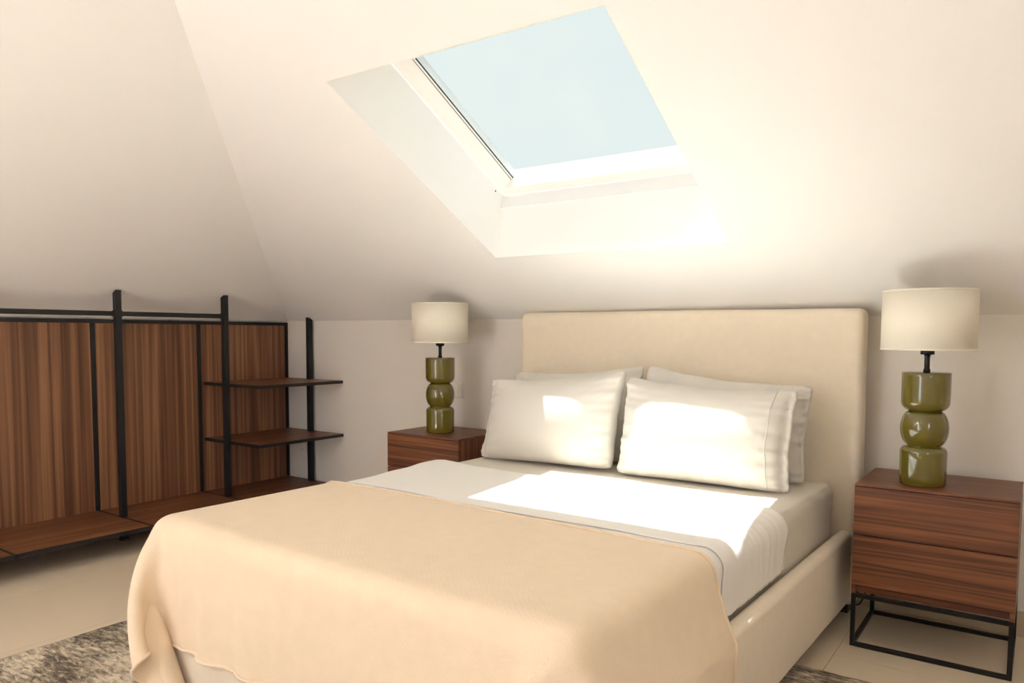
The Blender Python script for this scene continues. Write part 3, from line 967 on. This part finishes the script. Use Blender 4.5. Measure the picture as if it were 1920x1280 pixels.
# ------------------------------------------------------------------ pillows
def pillow(label, bl, br, tl, tr, thick, seed, hem=None, zrest=None, sag=0.0):
    """corner points in room coordinates: bottom left/right, top left/right as seen from the bed foot"""
    bl, br, tl, tr = (np.array(p, float) for p in (bl, br, tl, tr))
    ctr = (bl + br + tl + tr) / 4
    eu = ((br + tr) - (bl + tl)); eu /= np.linalg.norm(eu)
    ev = ((tl + tr) - (bl + br)); ev /= np.linalg.norm(ev)
    nf = np.cross(eu, ev); nf /= np.linalg.norm(nf)
    if nf[1] > 0: nf = -nf                       # towards the foot of the bed
    n = 56
    us = np.linspace(-1, 1, n + 1); us = np.sign(us) * (1 - (1 - np.abs(us)) ** 1.25)
    front, back = np.zeros((n + 1, n + 1, 3)), np.zeros((n + 1, n + 1, 3))
    W_ = np.linalg.norm(br - bl)
    for i, u in enumerate(us):
        for j, v in enumerate(us):
            # edges draw in between the pointed corners
            uu = u * (1 - 0.05 * (1 - v * v) + 0.012 * nz(v * 2.5, seed, 0)); vv = v * (1 - 0.13 * (1 - u * u) + 0.02 * nz(u * 2.2, seed, 5)) if v > 0 else v * (1 - 0.03 * (1 - u * u))
            k4 = (abs(u) * abs(v)) ** 10                          # soften the very corner
            uu *= 1 - 0.03 * k4; vv *= 1 - 0.05 * k4
            p = (bl * (1 - uu) * (1 - vv) + br * (1 + uu) * (1 - vv) + tl * (1 - uu) * (1 + vv) + tr * (1 + uu) * (1 + vv)) / 4
            ue = u
            if hem == 'right': ue = min(1.0, (u + 1) / (1 + 0.93) * 2 - 1) if u < 0.93 else 1.0
            if hem == 'left': ue = max(-1.0, 1 - (1 - u) / (1 + 0.93) * 2) if u > -0.93 else -1.0
            au, av = abs(ue), abs(v)
            t = thick * (max(0, 1 - au ** 3.6) ** 0.48) * (max(0, 1 - av ** 2.2) ** 0.5)
            low = 1.0
            e = (1 - (1 - au) * (1 - av))                       # 1 near the rim
            rim = max(0.0, (e - 0.45) / 0.55) * (1 if (abs(u) < 1 and abs(v) < 1) else 0)
            wav = nz(u * 9 + seed, v * 2.2, seed * 3.1) * av ** 3 + nz(u * 2.2, v * 8 + seed, seed * 1.7) * au ** 3
            diag = nz((u - v) * 6 + seed, (u + v) * 1.5, seed) * au * av
            w = 0.016 * rim * wav + 0.012 * rim * diag 
            base = 0.0035 if (abs(u) < 1 and abs(v) < 1) else 0.0
            fl = (0.004 + 0.006 * nz(v * 5, seed, 2)) if (hem and t < 1e-4 and abs(u) < 1 and abs(v) < 1) else 0
            front[i, j] = p + nf * (t * low + base + w + fl)
            back[i, j] = p - nf * (t * 0.9 + base + (fl if fl else 0) - w * 0.4)
    if zrest is not None:
        for g in (front, back):
            g[:, :, 2] = np.maximum(g[:, :, 2], zrest)
    verts = list(front.reshape(-1, 3)) + list(back.reshape(-1, 3))
    m = n + 1; off = m * m; fs = []
    for i in range(n):
        for j in range(n):
            a = i * m + j
            fs.append((a, a + m, a + m + 1, a + 1)); fs.append((off + a, off + a + 1, off + a + m + 1, off + a + m))
    ring = [i * m for i in range(m)] + [n * m + j for j in range(1, m)] + [i * m + n for i in range(n - 1, -1, -1)] + [j for j in range(n - 1, 0, -1)]
    for k in range(len(ring)):
        a, b = ring[k], ring[(k + 1) % len(ring)]
        fs.append((a, b, off + b, off + a))
    bm = bmesh.new()
    bv = [bm.verts.new(v) for v in verts]
    for f in fs:
        try: bm.faces.new([bv[k] for k in f])
        except ValueError: pass
    bmesh.ops.remove_doubles(bm, verts=bm.verts, dist=0.0004)
    base_pt = ((bl + br) / 2)
    root = empty('pillow', tuple(base_pt))
    tag(root, label, 'pillow', 'white pillows against the headboard')
    bm_obj('cushion', bm, PILLOW_M, root, True)
    if hem:
        uh = 0.80 if hem == 'right' else -0.86
        i = int(np.argmin(np.abs(us - uh)))
        tube('hem_seam', [front[i, j] + nf * 0.0008 for j in range(2, n - 1)], 0.0019, PILLOW_M, root, seg=6)
    return root

ZP = MZ1 + 0.004
pillow('back pillow on the left, peeking out behind the front one', (2.14, -0.315, ZP), (2.865, -0.330, ZP), (2.150, -0.275, 0.950), (2.872, -0.280, 1.008), 0.085, 1.3, None, ZP)
pillow('back pillow on the right, leaning on the headboard with its open end showing', (2.885, -0.335, ZP), (3.60, -0.350, ZP), (2.884, -0.285, 1.008), (3.612, -0.295, 0.945), 0.085, 4.7, 'right', ZP)
pillow('front left pillow lit by a small slanted patch of sun', (2.160, -0.586, ZP), (2.858, -0.556, ZP + .01), (2.172, -0.498, 0.925), (2.884, -0.478, 0.992), 0.100, 8.1, 'left', ZP)
pillow('front right pillow lit by a broad arch of sun', (2.880, -0.568, ZP), (3.598, -0.560, ZP), (2.892, -0.496, 0.966), (3.606, -0.490, 0.938), 0.101, 12.9, 'right', ZP)

# ------------------------------------------------------------------ nightstands
def build_nightstand(x0, y1, label):
    w, dp, zt = 0.5, 0.407, 0.604
    x1, y0 = x0 + w, y1 - dp
    n = empty('nightstand', ((x0 + x1) / 2, (y0 + y1) / 2, 0.0))
    tag(n, label, 'nightstand', 'walnut nightstands beside the bed')
    yf = y0 + 0.018             # body front, behind the drawer fronts
    th = 0.015
    box('top_panel', (x0, y0 + 0.0005, zt - 0.008), (x1, y1, zt), WALNUT_X, n, bevel=0.0008)
    box('side_panel', (x0, yf + 0.004, 0.199), (x0 + th, y1, zt - 0.0085), WALNUT_Z, n, bevel=0.0008)
    box('side_panel', (x1 - th, yf + 0.004, 0.199), (x1, y1, zt - 0.0085), WALNUT_Z, n, bevel=0.0008)
    box('back_panel', (x0 + th, y1 - 0.01, 0.199), (x1 - th, y1, zt - 0.0085), WALNUT_X, n)
    box('bottom_panel', (x0 + th, yf + 0.0165, 0.2), (x1 - th, y1 - 0.01, 0.212), WALNUT_X, n)
    box('plinth_panel', (x0 + th, yf + 0.006, 0.1995), (x1 - th, yf + 0.016, 0.2335), WALNUT_X, n)
    for xa, xb in ((x0, x0 + th - 0.001), (x1 - th + 0.001, x1)):
        box('side_panel_front', (xa, y0 + 0.001, 0.1995), (xb, yf + 0.0035, 0.2305), WALNUT_X, n)
    for za, zb in ((0.4190, 0.5940), (0.2320, 0.4152)):
        box('drawer_front', (x0, y0, za), (x1, yf, zb), WALNUT_X, n, bevel=0.0008)
        box('drawer_box', (x0 + 0.03, yf + 0.0005, za + 0.02), (x1 - 0.03, y1 - 0.03, zb - 0.02), GASKET, n)
    # black tube base
    t = 0.015
    b = None
    zb = 0.199
    for xx in (x0, x1 - t):
        for yy in (y0 + 0.001, y1 - t):
            box('leg', (xx, yy, 0.0), (xx + t, yy + t, zb - 0.0005), BLACKM, n, bevel=0.001)
    for za, zz in ((0.0, t), (zb - t - 0.0005, zb - 0.0005)):
        for yy in (y0 + 0.001, y1 - t):
            box('base_rail', (x0 + t, yy, za), (x1 - t, yy + t, zz), BLACKM, n, bevel=0.001)
        for xx in (x0, x1 - t):
            box('base_rail', (xx, y0 + 0.001 + t, za), (xx + t, y1 - t, zz), BLACKM, n, bevel=0.001)
    return n
build_nightstand(3.805, -0.073, 'walnut two-drawer nightstand on the right, its black tube base in full view')
build_nightstand(1.438, -0.068, 'walnut nightstand left of the bed, half hidden by the bedding')

# ------------------------------------------------------------------ table lamps
def build_lamp(cx, cy_, label, cord=None):
    z0 = 0.6045
    l = empty('table_lamp', (cx, cy_, z0))
    tag(l, label, 'lamp', 'olive table lamps on the nightstands')
    prof = [(0.0, z0), (0.0735, z0), (0.0755, z0 + 0.003)]
    # lower drum with a rounded shoulder
    for z in (0.03, 0.06, 0.09): prof.append((0.0765, z0 + z))
    for a in np.linspace(0, math.pi / 2, 9): prof.append((0.0545 + 0.0225 * math.cos(a), z0 + 0.117 + 0.0225 * math.sin(a)))
    prof.append((0.0525, z0 + 0.1400))
    # middle ball, slightly squashed
    for a in np.linspace(-1.20, 1.20, 19): prof.append((0.046 + 0.0325 * math.cos(a) , z0 + 0.2035 + 0.0645 * math.sin(a)))
    prof.append((0.0530, z0 + 0.2655))
    # upper cup: rounded bottom, straight wall, flat top
    for a in np.linspace(-math.pi / 2, 0, 10): prof.append((0.0465 + 0.0325 * math.cos(a), z0 + 0.300 + 0.0335 * math.sin(a)))
    for z in (0.33, 0.36, 0.39): prof.append((0.0795, z0 + z))
    prof += [(0.0795, z0 + 0.4045), (0.0785, z0 + 0.4055), (0.0, z0 + 0.4055)]
    lathe('ceramic_base', prof, (cx, cy_, 0), OLIVE, l, seg=72)
    zt = z0 + 0.4055
    st = lathe('stem', [(0.0, zt), (0.0115, zt), (0.0115, zt + 0.010), (0.009, zt + 0.013), (0.009, zt + 0.056), (0.0110, zt + 0.060), (0.0110, zt + 0.064), (0.0, zt + 0.064)], (cx, cy_, 0), BLACKM, l, seg=32)
    lathe('socket_collar', [(0.0, zt + 0.064), (0.0225, zt + 0.064), (0.0225, zt + 0.083), (0.016, zt + 0.083), (0.016, zt + 0.125), (0.0, zt + 0.125)], (cx, cy_, 0), BLACKM, l, seg=32)
    za, zb, R = 1.0905, 1.3030, 0.1530
    sh = lathe('shade', [(R, za), (R, zb), (R - 0.0022, zb), (R - 0.0022, za)], (cx, cy_, 0), SHADE_M, l, seg=96, closed=True)
    lathe('shade_rim', [(R + 0.0006, za - 0.0008), (R + 0.0006, za + 0.006), (R, za + 0.006), (R - 0.0028, za + 0.006), (R - 0.0028, za - 0.0008)], (cx, cy_, 0), SHADE_M, sh, seg=96, closed=True)
    lathe('shade_rim', [(R + 0.0006, zb - 0.006), (R + 0.0006, zb + 0.0008), (R - 0.0028, zb + 0.0008), (R - 0.0028, zb - 0.006)], (cx, cy_, 0), SHADE_M, sh, seg=96, closed=True)
    for k in range(3):
        a = 0.6 + k * 2 * math.pi / 3
        tube('shade_spoke', [(cx + 0.016 * math.cos(a), cy_ + 0.016 * math.sin(a), zt + 0.10), (cx + (R - 0.003) * math.cos(a), cy_ + (R - 0.003) * math.sin(a), zt + 0.10)], 0.0015, BLACKM, l, seg=6)
    lathe('bulb', [(0.0, zt + 0.125), (0.013, zt + 0.125), (0.014, zt + 0.14)] + [(0.028 * math.sin(a), zt + 0.175 - 0.028 * math.cos(a)) for a in np.linspace(0.5, math.pi, 12)], (cx, cy_, 0), PLASTIC, l, seg=28)
    if cord:
        pts = []
        ctrl = [Vector(p) for p in cord]
        for i in range(len(ctrl) - 1):
            p0 = ctrl[max(i - 1, 0)]; p1 = ctrl[i]; p2 = ctrl[i + 1]; p3 = ctrl[min(i + 2, len(ctrl) - 1)]
            for k in range(8):
                t = k / 8
                pts.append(0.5 * ((2 * p1) + (p2 - p0) * t + (2 * p0 - 5 * p1 + 4 * p2 - p3) * t * t + (3 * p1 - p0 - 3 * p2 + p3) * t ** 3))
        pts.append(ctrl[-1])
        tube('power_cord', pts, 0.0026, BLACKM, l, seg=8)
    return l
build_lamp(4.005, -0.342, 'olive green table lamp with cream drum shade on the right nightstand',
           cord=[(4.005, -0.268, 0.612), (3.98, -0.16, 0.608), (3.96, -0.075, 0.608), (3.93, -0.055, 0.55), (3.85, -0.04, 0.30), (3.785, -0.035, 0.10), (3.77, -0.045, 0.04), (3.735, -0.04, 0.006), (3.60, -0.03, 0.004)])
build_lamp(1.668, -0.302, 'olive green table lamp with cream drum shade on the left nightstand')
